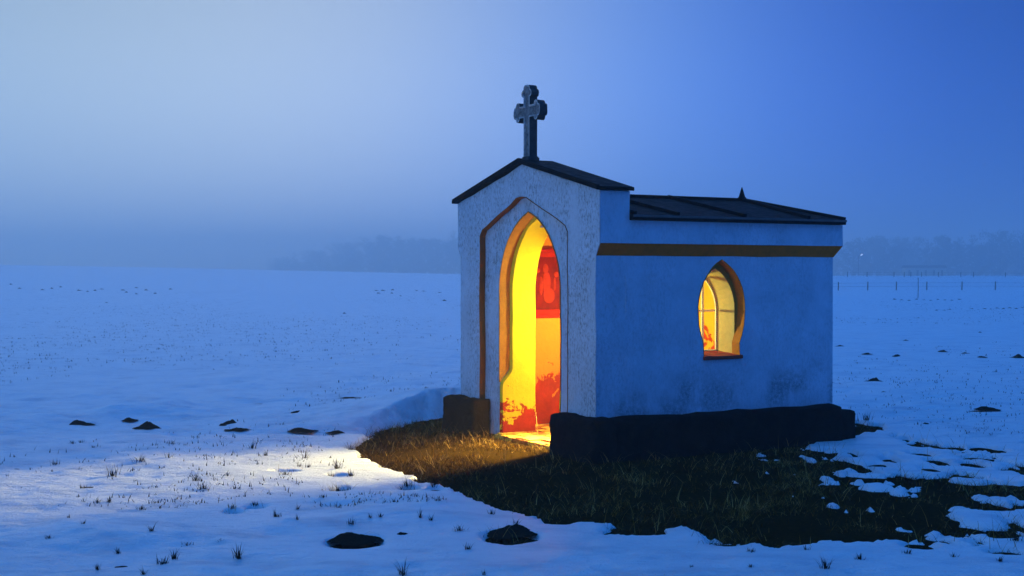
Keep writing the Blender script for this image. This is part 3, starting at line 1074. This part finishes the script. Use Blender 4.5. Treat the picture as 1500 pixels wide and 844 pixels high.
def added_spots():  # spot pair added to brighten the snow and grass before the door
    u, v, z = 1.62, 1.50, 1.56
    x, y = loc2w(u, v)
    r = empty('added_spot', (x, y, z), CANG)
    tag(r, 'unseen added pair of spots inside the chapel brightening the snow and grass outside', 'added_spot')
    for k, (tx, ty, e, sz, col) in enumerate(((-4.6, .50, 2500, 31, (1.0, .80, .24)), (-.30, .85, 5200, 47, (1.0, .80, .25)))):
        tgt = Vector((tx, ty, 0)) - Vector((u, v, z))
        q = (-tgt).to_track_quat('Z', 'Y')
        d = bpy.data.lights.new('spot_light', 'SPOT')
        d.energy = e
        d.color = col
        d.spot_size = R(sz)
        d.spot_blend = 1.0
        d.shadow_soft_size = (.30, .15)[k]
        off = Vector((0, .06 * (1 - 2 * k), -.03 * k))
        o = bpy.data.objects.new('spot_light', d); COL.objects.link(o); o.parent = r
        o.location = off + tgt.normalized() * .06
        o.rotation_euler = q.to_euler()
        bm = bmesh.new()
        mt = Matrix.Translation(off) @ q.to_matrix().to_4x4()
        bmesh.ops.create_cone(bm, cap_ends=False, segments=18, radius1=.05, radius2=.045, depth=.10, matrix=mt @ Matrix.Translation((0, 0, .035)))
        bmesh.ops.create_cone(bm, cap_ends=True, segments=18, radius1=.045, radius2=.03, depth=.02, matrix=mt @ Matrix.Translation((0, 0, .095)))
        link_bm('added_spot_housing', bm, ROOFM, r)
    bm = bmesh.new(); bar(bm, (0, 0, .03), (.01, 0, .20), .02, .02); link_bm('added_spot_bracket', bm, ROOFM, r)
added_spots()

# ------------------------------------------------------------------ molehills
def molehill_mesh(seed):  # irregular heap of crumbly soil
    r = random.Random(seed)
    na, nr_ = 40, 13
    bumps = [(r.uniform(-.24, .24), r.uniform(-.22, .22), r.uniform(.10, .20), r.uniform(.35, .9)) for _ in range(6)]
    bm = bmesh.new()
    def h(x, y, t):
        z = sum(a * math.exp(-((x - bx) ** 2 + (y - by) ** 2) / (w * w)) for bx, by, w, a in bumps) * .55
        z += .22 * mnoise.noise(Vector((x * 9, y * 9, seed))) + .16 * mnoise.noise(Vector((x * 21, y * 21, seed)))
        return max(.10 + z, .04) * (1 - t ** 2.5) - .10 * t ** 3
    c = bm.verts.new((0, 0, h(0, 0, 0)))
    prev = None
    for k in range(1, nr_ + 1):
        t = k / nr_
        row = []
        for i in range(na):
            a = 6.28318 * i / na
            rad = .5 * (1 + .42 * mnoise.noise(Vector((math.cos(a) * 1.3, math.sin(a) * 1.3, seed * 3.1))) + .16 * mnoise.noise(Vector((math.cos(a) * 5, math.sin(a) * 5, seed)))) * t
            x, y = math.cos(a) * rad, math.sin(a) * rad
            row.append(bm.verts.new((x, y, h(x, y, t))))
        for i in range(na):
            if prev is None: bm.faces.new((c, row[i], row[(i + 1) % na]))
            else: bm.faces.new((prev[i], row[i], row[(i + 1) % na], prev[(i + 1) % na]))
        prev = row
    me = bpy.data.meshes.new('molehill')
    bm.to_mesh(me); bm.free()
    me.materials.append(SOIL)
    me.polygons.foreach_set('use_smooth', [True] * len(me.polygons))
    return me
MH = [molehill_mesh(i + 1) for i in range(7)]
def molehill(x, y, w, h, label, i=0, rot=None, group='molehills in the snow'):
    X, Y, Z = px2snow(x, y)
    o = bpy.data.objects.new('molehill', MH[i % 7])
    COL.objects.link(o)
    W = w * Y / F * (1.3 if Y < 16 else 1.1)
    o.location = (X, Y, max(Z, ground_z(X, Y) + T_SNOW - .004) - .004)
    o.scale = (W * 1.05, W * 1.0, min(max(h * Y / F * .62, .012), W * .5))
    o.rotation_euler = (0, 0, rot if rot is not None else (i * 1.9) % 6.28)
    tag(o, label, 'molehill', group)
    return o
hills = [
    (520, 797, 66, 15, 'largest dark earth patch low in the snow, left of two in the foreground', 0, 0),
    (748, 789, 64, 17, 'broad dark molehill in foreground snow below the grass edge, right of two', 1, 0),
    (590, 783, 22, 5, 'small flat dark earth spot between the two big foreground molehills', 2, None),
    (117, 622, 31, 9, 'flat dark molehill at far left, leftmost of the row in the snow', 3, None),
    (190, 617, 19, 7, 'small dark molehill just behind a rounder bigger one on the left', 0, None),
    (217, 626, 33, 14, 'round bulky black molehill at the left with a smaller one behind it', 1, None),
    (336, 621, 26, 10, 'dark peaked molehill with a small knob on top, left of the lit snow', 2, 2.2),
    (351, 629, 28, 5, 'thin shade directly in front of the peaked molehill, built as a low dark heap', 3, .3),  # thin shade on the snow, put in as a flat dark heap
    (443, 630, 36, 7, 'long flat dark molehill in the snow before the bright patch', 0, .2),
    (493, 632, 24, 5, 'thin dark earth sliver beside the snow drift, nearest to the chapel', 2, .2),
    (435, 603, 18, 3, 'tiny dark line of earth on a snow hump behind the long flat molehill', 1, .2),
    (1280, 559, 24, 9, 'dark peaked molehill right of the chapel wall above a smaller one', 2, .4),
    (1297, 575.5, 14, 4, 'small dark molehill just below the peaked one right of the chapel', 3, None),
    (1447, 603, 30, 8, 'lone dark molehill on the open snow at right, near the bare patches', 0, .1),
    (1313, 521.5, 23, 6, 'leftmost dark molehill of the row across the right field', 1, .2),
    (1380, 515.5, 20, 5, 'second molehill of the right row, slightly higher up than its neighbours', 2, .2),
    (1416, 519, 22, 5, 'third molehill of the right row, above a thin flat one', 3, .2),
    (1439, 523, 14, 3, 'thin flat molehill of the right row, just below the third', 0, .2),
    (1491, 523, 22, 8, 'biggest molehill of the right row at the photo edge', 1, .2),
    (1270, 519.5, 14, 3, 'faint small molehill left of the right row', 2, .2),
    (1232, 507, 13, 3, 'small molehill close beside the far chapel corner', 3, .2),
    (1328, 499, 10, 2.5, 'tiny dark earth spot behind the molehill row on the right', 3, .2),
    (505, 459.5, 8, 3, 'single small dark mound out in the middle of the left field', 0, None),
    (651, 441, 8, 3.5, 'small far mound close to the left chapel wall', 1, None),
    (1358, 621.0, 12, 3.5, 'little dark earth crumb on clean snow below the lone right molehill', 2, None),
]
for i, hdef in enumerate(hills):
    molehill(*hdef)
far_l = [(29, 423), (62, 425), (76, 423), (116, 426), (128, 427.5), (139, 426), (149, 424), (180, 425.5), (185, 428.7), (200, 422), (200, 431), (214, 425.5), (227, 430.5), (156, 443.5), (16, 417), (89, 421), (250, 424)]
for i, (x, y) in enumerate(far_l):
    molehill(x, y, random.uniform(5, 8.5), random.uniform(1.8, 2.8), 'tiny far molehill in a loose row across the upper left field', i, None, 'far molehills on the left slope')
far_m = [(551, 426), (561, 426), (555, 430), (574, 430), (575, 425), (610, 426), (621, 427), (644, 429), (587, 434)]
for i, (x, y) in enumerate(far_m):
    molehill(x, y, random.uniform(5, 9), random.uniform(1.6, 2.4), 'tiny far molehill left of the chapel below the fog line', i + 1, None, 'far molehills by the chapel')
far_r = [(1311 + k * 10.5, 439 + (k % 3) * .8) for k in range(10)] + [(1424 + k * 9.2, 453 - k * .25 + (k % 2) * 1.2) for k in range(9)] + [(1391, 454), (1384, 455), (1372, 455), (1345, 466), (1436, 487)]
for i, (x, y) in enumerate(far_r):
    molehill(x, y, random.uniform(4.5, 8), random.uniform(1.4, 2.4), 'tiny far molehill in the dotted lines before the right fence', i + 2, None, 'far molehills on the right field')

# ------------------------------------------------------------------ grass tufts standing in the snow
def tuft_mesh(seed, nb, w, h, style):
    r = np.random.default_rng(seed)
    n = nb
    a = r.uniform(0, 6.28, n)
    rad = np.abs(r.normal(0, .20, n)) * w
    x = np.cos(a) * rad; y = np.sin(a) * rad * .8
    L = h * r.uniform(.5, 1.25, n)
    ln = r.uniform(.15, 1.2, n) if style != 'flat' else r.uniform(.9, 1.7, n)
    la = np.arctan2(y, x) + r.normal(0, .7, n)
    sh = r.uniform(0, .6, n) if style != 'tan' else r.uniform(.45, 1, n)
    return blade_mesh('grass_tuft', x, y, np.full(n, -.012), L, la, ln, np.full(n, .0055) * r.uniform(.8, 1.5, n), sh)
def tuft(x, y, w, h, label, style='dark', nb=None, group='grass tufts poking through the snow'):
    X, Y, Z = px2snow(x, y)
    s = Y / F
    nb = nb or int(6 + w * 1.3)
    me = tuft_mesh(int(x * 7 + y * 13), nb, w * s, h * s * 1.25, style)
    o = link_me('grass_tuft', me, TUFT)
    o.location = (X, Y, Z)
    tag(o, label, 'grass tuft', group)
tufts = [
    (105, 651, 12, 6, 'small dark tuft, left one of a close pair under the leftmost molehill'), (118, 649, 13, 7, 'wispy tuft, right one of a close pair under the leftmost molehill'),
    (136, 656, 11, 5, 'low dark tuft lying just right of the paired wisps'), (80, 681, 20, 9, 'dense dark clump at far left level with the bright snow'),
    (164, 698, 26, 17, 'tall spiky dark tuft left of the bright snow'), (121, 716, 18, 7, 'flat dark clump below the tall spiky tuft'),
    (142, 737, 11, 8, 'small dark tuft, left of two touching clumps at lower left'), (158, 736, 15, 8, 'fuzzy dark tuft, right of two touching clumps at lower left'),
    (100, 759, 8, 7, 'tiny sprig beneath the pair of touching clumps'), (121, 768, 8, 8, 'single short sprig in the lower left snow'),
    (206, 747, 22, 7, 'spread dark clump with long side stalks at lower left'), (70, 789, 18, 7, 'bent lone stalk in the bottom left snow'),
    (172, 812, 11, 10, 'small leaning sprig near the bottom left'), (142, 836, 8, 13, 'slanted single blade at the bottom edge on the left'),
    (238, 827, 22, 14, 'thick dark clump, lower of two joined tufts at bottom left'), (254, 820, 12, 16, 'upright tuft, upper of two joined tufts at bottom left'),
    (209, 843, 9, 13, 'blade cut by the bottom edge beside the thick joined tufts'), (251, 651, 18, 8, 'brownish flat clump behind the bright snow at its left end'),
    (246, 671, 8, 9, 'thin sprig on the left rim of the bright snow'), (205, 676, 22, 11, 'long bent twig lying left of the bright snow'),
    (198, 705, 11, 4, 'low scrap of grass left of the bright snow'), (221, 779, 7, 14, 'long slanting single blade in the left foreground'),
    (368, 657, 16, 12, 'upright dark tuft at the far edge of the bright snow'), (389, 668, 7, 9, 'single upright sprig beside the tuft at the bright far edge'),
    (374, 676, 14, 4, 'low grass scrap inside the bright snow'), (286, 705, 15, 15, 'curly dark stalks in the left half of the bright snow'),
    (297, 716, 26, 9, 'spreading thin stalks just below the curly ones'), (333, 697, 8, 6, 'tiny sprig in the middle of the bright snow'),
    (343, 717, 5, 9, 'short upright blade at the lower rim of the bright snow'), (325, 734, 14, 4, 'flat dark clump below the bright snow, upper of two'),
    (340, 752, 18, 8, 'rounded dark clump below the bright snow, lower of two'), (372, 746, 22, 6, 'broad dark clump with reddish blades below the bright snow'),
    (404, 758, 22, 12, 'arching long blades right of the broad reddish clump'), (435, 747, 5, 10, 'upright blade, upper of two in the mid foreground'),
    (435, 762, 5, 9, 'upright blade, lower of two in the mid foreground'), (495, 745, 12, 6, 'small dark tuft under the tan clumps'),
    (515, 768, 14, 12, 'dark spiky sprig above the left big molehill'), (320, 793, 14, 6, 'small round clump in the left foreground snow'),
    (272, 799, 22, 7, 'arched bent stalks beside the small round clump'), (348, 819, 18, 23, 'tall forked blades in the left foreground'),
    (473, 729, 18, 6, 'dark flat clump at left below the tan tufts'), (577, 736, 9, 5, 'little dark dot of grass beside the grass edge'),
    (542, 759, 8, 8, 'thin sprig, left of two below the grass edge'), (557, 758, 9, 10, 'thin sprig, right of two below the grass edge'),
    (615, 759, 8, 14, 'tall thin blade in snow under the grass edge'), (631, 763, 9, 11, 'short fork of grass right of the tall thin blade'),
    (673, 778, 24, 9, 'low spread of fine blades left of the right big molehill'), (685, 806, 12, 12, 'forked sprig below and left of the right big molehill'),
    (719, 754, 18, 8, 'fine pale wisps above the right big molehill'), (756, 768, 8, 10, 'short blade leaning over the right big molehill'),
    (820, 767, 22, 8, 'dark clump hanging off the grass edge at centre'), (589, 843, 16, 20, 'tall sprig at the bottom edge under the left big molehill'),
    (709, 843, 8, 9, 'small sprig at the bottom edge under the right big molehill'), (596, 718, 24, 11, 'dark spiky tuft at the grass edge, left of two'),
    (635, 718, 22, 8, 'dark spiky tuft at the grass edge, right of two'), (1210, 833, 20, 18, 'tall spiky tuft at the bottom right of the snow'),
    (1261, 820, 24, 10, 'spreading tuft in the bottom right foreground'), (1101, 809, 18, 8, 'fine tuft below the dark grass edge at right of centre'),
    (1182, 806, 16, 8, 'low tuft right below the dark grass on the right'), (1399, 817, 18, 8, 'small clump under the bare streaks at lower right'),
    (1466, 823, 18, 9, 'clump near the lower right corner'), (1490, 793, 20, 15, 'tall tuft at the right photo edge'),
    (1013, 832, 6, 6, 'lone tiny sprig in bottom snow under the dark grass'), (1270, 616, 26, 12, 'grassy tuft at the far foot of the chapel plinth'),
    (1100, 832, 10, 8, 'faint sprig at the bottom, right of centre'), (1330, 812, 20, 9, 'small tuft left of the streaks at lower right'),
]
for d in tufts:
    tuft(*d)
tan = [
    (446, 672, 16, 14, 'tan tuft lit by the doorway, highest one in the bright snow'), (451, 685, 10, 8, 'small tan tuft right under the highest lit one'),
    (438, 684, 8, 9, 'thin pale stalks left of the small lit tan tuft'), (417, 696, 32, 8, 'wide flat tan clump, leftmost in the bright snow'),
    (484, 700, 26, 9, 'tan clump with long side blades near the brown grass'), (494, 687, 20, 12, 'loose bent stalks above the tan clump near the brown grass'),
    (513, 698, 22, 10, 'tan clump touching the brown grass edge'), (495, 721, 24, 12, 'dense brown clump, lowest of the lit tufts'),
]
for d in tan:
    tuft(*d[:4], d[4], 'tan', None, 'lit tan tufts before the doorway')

# ------------------------------------------------------------------ trees in the fog
def tree_proto(seed, H, spread, conic):
    r = random.Random(seed); nr = np.random.default_rng(seed)
    bm = bmesh.new()
    pts = [(0, 0, -1.0)]
    x = y = 0
    for k in range(1, 7):
        x += r.uniform(-.12, .12); y += r.uniform(-.12, .12)
        pts.append((x, y, H * .88 * k / 6))
    tube(bm, pts, [.22 * (1 - .13 * k) for k in range(7)], 7)
    tips = []
    nl = 16
    for k in range(nl):
        z = H * (.10 + .76 * k / nl)
        a = k * 2.4 + r.uniform(-.4, .4)
        f = (1 - .8 * (k / nl)) if conic else math.sin(math.pi * (.18 + .75 * k / nl))
        ln = spread * f * r.uniform(.7, 1.1)
        up = .25 if conic else .55
        p0 = Vector((0, 0, z)); p1 = p0 + Vector((math.cos(a), math.sin(a), up)) * ln * .55; p2 = p1 + Vector((math.cos(a + .3), math.sin(a + .3), up * 1.3)) * ln * .5
        tube(bm, [p0, p1, p2], [.07, .045, .015], 5)
        tips += [(p1, ln * .42), (p2, ln * .38), ((p0 + p1) / 2, ln * .3)]
    tips.append((Vector((x, y, H * .9)), spread * .25))
    me_t = bpy.data.meshes.new('trunk'); bm.to_mesh(me_t); bm.free(); me_t.materials.append(BARK)
    V, Fq, S = [], [], []
    for (c, rad) in tips:
        m = 46
        dirs = nr.normal(0, 1, (m, 3)); dirs /= np.linalg.norm(dirs, axis=1)[:, None]
        pos = np.array(c) + dirs * (rad * nr.random((m, 1)) ** .5) * np.array([1, 1, .7])
        for q in pos:
            a = nr.normal(0, 1, 3); a /= np.linalg.norm(a); b = np.cross(a, nr.normal(0, 1, 3)); b /= np.linalg.norm(b)
            s = nr.uniform(.09, .24)
            i = len(V)
            V += [q - a * s - b * s * .4, q + a * s - b * s * .4, q + a * s + b * s * .4, q - a * s + b * s * .4]
            Fq.append((i, i + 1, i + 2, i + 3)); S += [nr.random()] * 4
    me_c = np_mesh('crown', np.array(V), np.array(Fq))
    at = me_c.attributes.new('shade', 'FLOAT', 'POINT'); at.data.foreach_set('value', np.array(S, dtype=np.float32))
    me_c.materials.append(CROWN)
    return me_t, me_c
PROTO = [tree_proto(1, 10.5, 3.6, False), tree_proto(2, 11.5, 2.9, True), tree_proto(3, 9.5, 4.2, False), tree_proto(4, 12.0, 3.2, True), tree_proto(5, 8.0, 3.4, False)]
def tree(px, Y, topy, i, label, group):
    X = (px - 750) / F * Y
    z0 = ground_z(X, Y)
    H = (10.5, 11.5, 9.5, 12.0, 8.0)[i % 5]
    topz = CAM_H + (HZ - topy) / F * Y
    s = (topz - z0) / H
    r = empty('fog_tree', (X, Y, z0), i * 2.1)
    r.scale = (s, s, s)
    tag(r, label, 'tree', group)
    for nm, me in (('trunk', PROTO[i % 5][0]), ('crown', PROTO[i % 5][1])):
        o = bpy.data.objects.new(nm, me); COL.objects.link(o); o.parent = r
rt = random.Random(5)
x = 1222
i = 0
while x < 1530:
    tree(x, rt.uniform(620, 740), rt.uniform(340, 362) - 10 * max(0, (x - 1360) / 140), i, 'blurred dark tree in the foggy wood right of the chapel', 'trees of the right foggy wood')
    x += rt.uniform(8, 15); i += 1
x = 395
while x < 690:
    k = (x - 395) / 295
    tree(x, 1150 - 330 * k ** .7 + rt.uniform(-25, 25), 384 - 40 * min(1, k * 1.5) + rt.uniform(-11, 8), i, 'pale ghostly tree in the fog on the left of the chapel', 'trees fading into fog on the left')
    x += rt.uniform(7, 15); i += 1

x = 696
while x < 1222:
    tree(x, 760 + rt.uniform(-60, 60), 352 + rt.uniform(-9, 8), i, 'dim tree of the foggy wood hidden behind the chapel', 'trees of the wood behind the chapel')
    x += rt.uniform(17, 27); i += 1

# ------------------------------------------------------------------ fences, stake, barn, glint far off on the right
def fence(posts, Hpost, label, rad=.05, wire=True):
    base = posts[0]
    r = empty('fence', base)
    tag(r, label, 'fence', None)
    for p in posts:
        bm = bmesh.new()
        q = Vector(p) - Vector(base)
        tube(bm, [q + Vector((0, 0, -.15)), q + Vector((.01, 0, Hpost * .6)), q + Vector((.02, 0, Hpost))], [rad, rad * .95, rad * .85], 7)
        link_bm('post', bm, POST, r)
    for hh in (.45, .85):
        bm = bmesh.new()
        tube(bm, [Vector(p) - Vector(base) + Vector((0, -.05, Hpost * hh)) for p in posts], [.012] * len(posts), 4)
        link_bm('wire', bm, WIRE, r)
ps = []
for (x, y) in ((1185, 427), (1228, 426.6), (1271, 426.2), (1313, 425.8), (1357.5, 425.2), (1409, 424.4), (1458, 423.6), (1508, 423)):
    X, Y = (x - 750) / F * 122, 122
    ps.append((X, Y, top_z(X, Y)))
fence(ps, .78, 'nearer wire fence with widely spaced dark posts right of the chapel', .055)
ps = []
for x in (1240, 1274, 1304, 1320, 1335, 1351, 1370, 1409, 1431, 1471, 1505):
    X, Y = (x - 750) / F * 205, 205 + rt.uniform(-2, 2)
    ps.append((X, Y, top_z(X, Y)))
fence(ps, .75, 'farther faint fence of small posts along the foggy snow crest', .06)
X, Y, Z = px2snow(1344.7, 437)
bm = bmesh.new(); tube(bm, [(X, Y, Z - .1), (X + .02, Y, Z + .6), (X + .01, Y, Z + 30 * Y / F)], [.022, .02, .018], 6)
tag(link_bm('marker_stake', bm, POST), 'thin tall marker stake standing in snow before the nearer fence', 'stake')

Yb = 470
xb0, xb1 = (1326 - 750) / F * Yb, (1386 - 750) / F * Yb
zb = ground_z((xb0 + xb1) / 2, Yb)
HB = CAM_H + (HZ - 392.5) / F * Yb - zb
barn = empty('shed', ((xb0 + xb1) / 2, Yb, zb))
tag(barn, 'long low pale shed in the fog beyond the right fences', 'shed')
hw = (xb1 - xb0) / 2
bm = bmesh.new(); box(bm, -hw, hw, .0, 4, -.5, HB); link_bm('wall', bm, BARN_W, barn)
bm = bmesh.new()
vs = [bm.verts.new(p) for p in ((-hw - .3, -.4, HB), (hw + .3, -.4, HB), (hw + .3, 4.4, HB), (-hw - .3, 4.4, HB), (-hw - .3, 2, HB + .9), (hw + .3, 2, HB + .9))]
for f in ((0, 1, 5, 4), (2, 3, 4, 5), (0, 4, 3), (1, 2, 5), (0, 3, 2, 1)): bm.faces.new([vs[q] for q in f])
link_bm('roof', bm, BARN_R, barn)
for k in range(5):
    bm = bmesh.new(); xk = -hw + (k + .5) * 2 * hw / 5; box(bm, xk - .35, xk + .35, -.04, .003, .2, HB * .8); link_bm('door', bm, BARN_R, barn)

Yl = 210
xl = (1262 - 750) / F * Yl
zl = ground_z(xl, Yl)
lz = CAM_H + (HZ - 373.5) / F * Yl
sl = empty('far_glint', (xl - .5, Yl, zl))  # tiny pale glint in the fog, built as a glowing bar on a pole
tag(sl, 'tiny pale light glinting in the fog right of the chapel', 'street lamp')
bm = bmesh.new(); tube(bm, [(0, 0, -.2), (0, 0, lz - zl - .1), (.45, 0, lz - zl + .04)], [.018, .014, .012], 6); link_bm('pole', bm, WIRE, sl)
bm = bmesh.new(); bar(bm, (.36, 0, lz - zl - .10), (.62, 0, lz - zl + .13), .09, .10); link_bm('glint_bar', bm, mat_emit('white_glint', (.8, .88, 1), 1.3), sl)
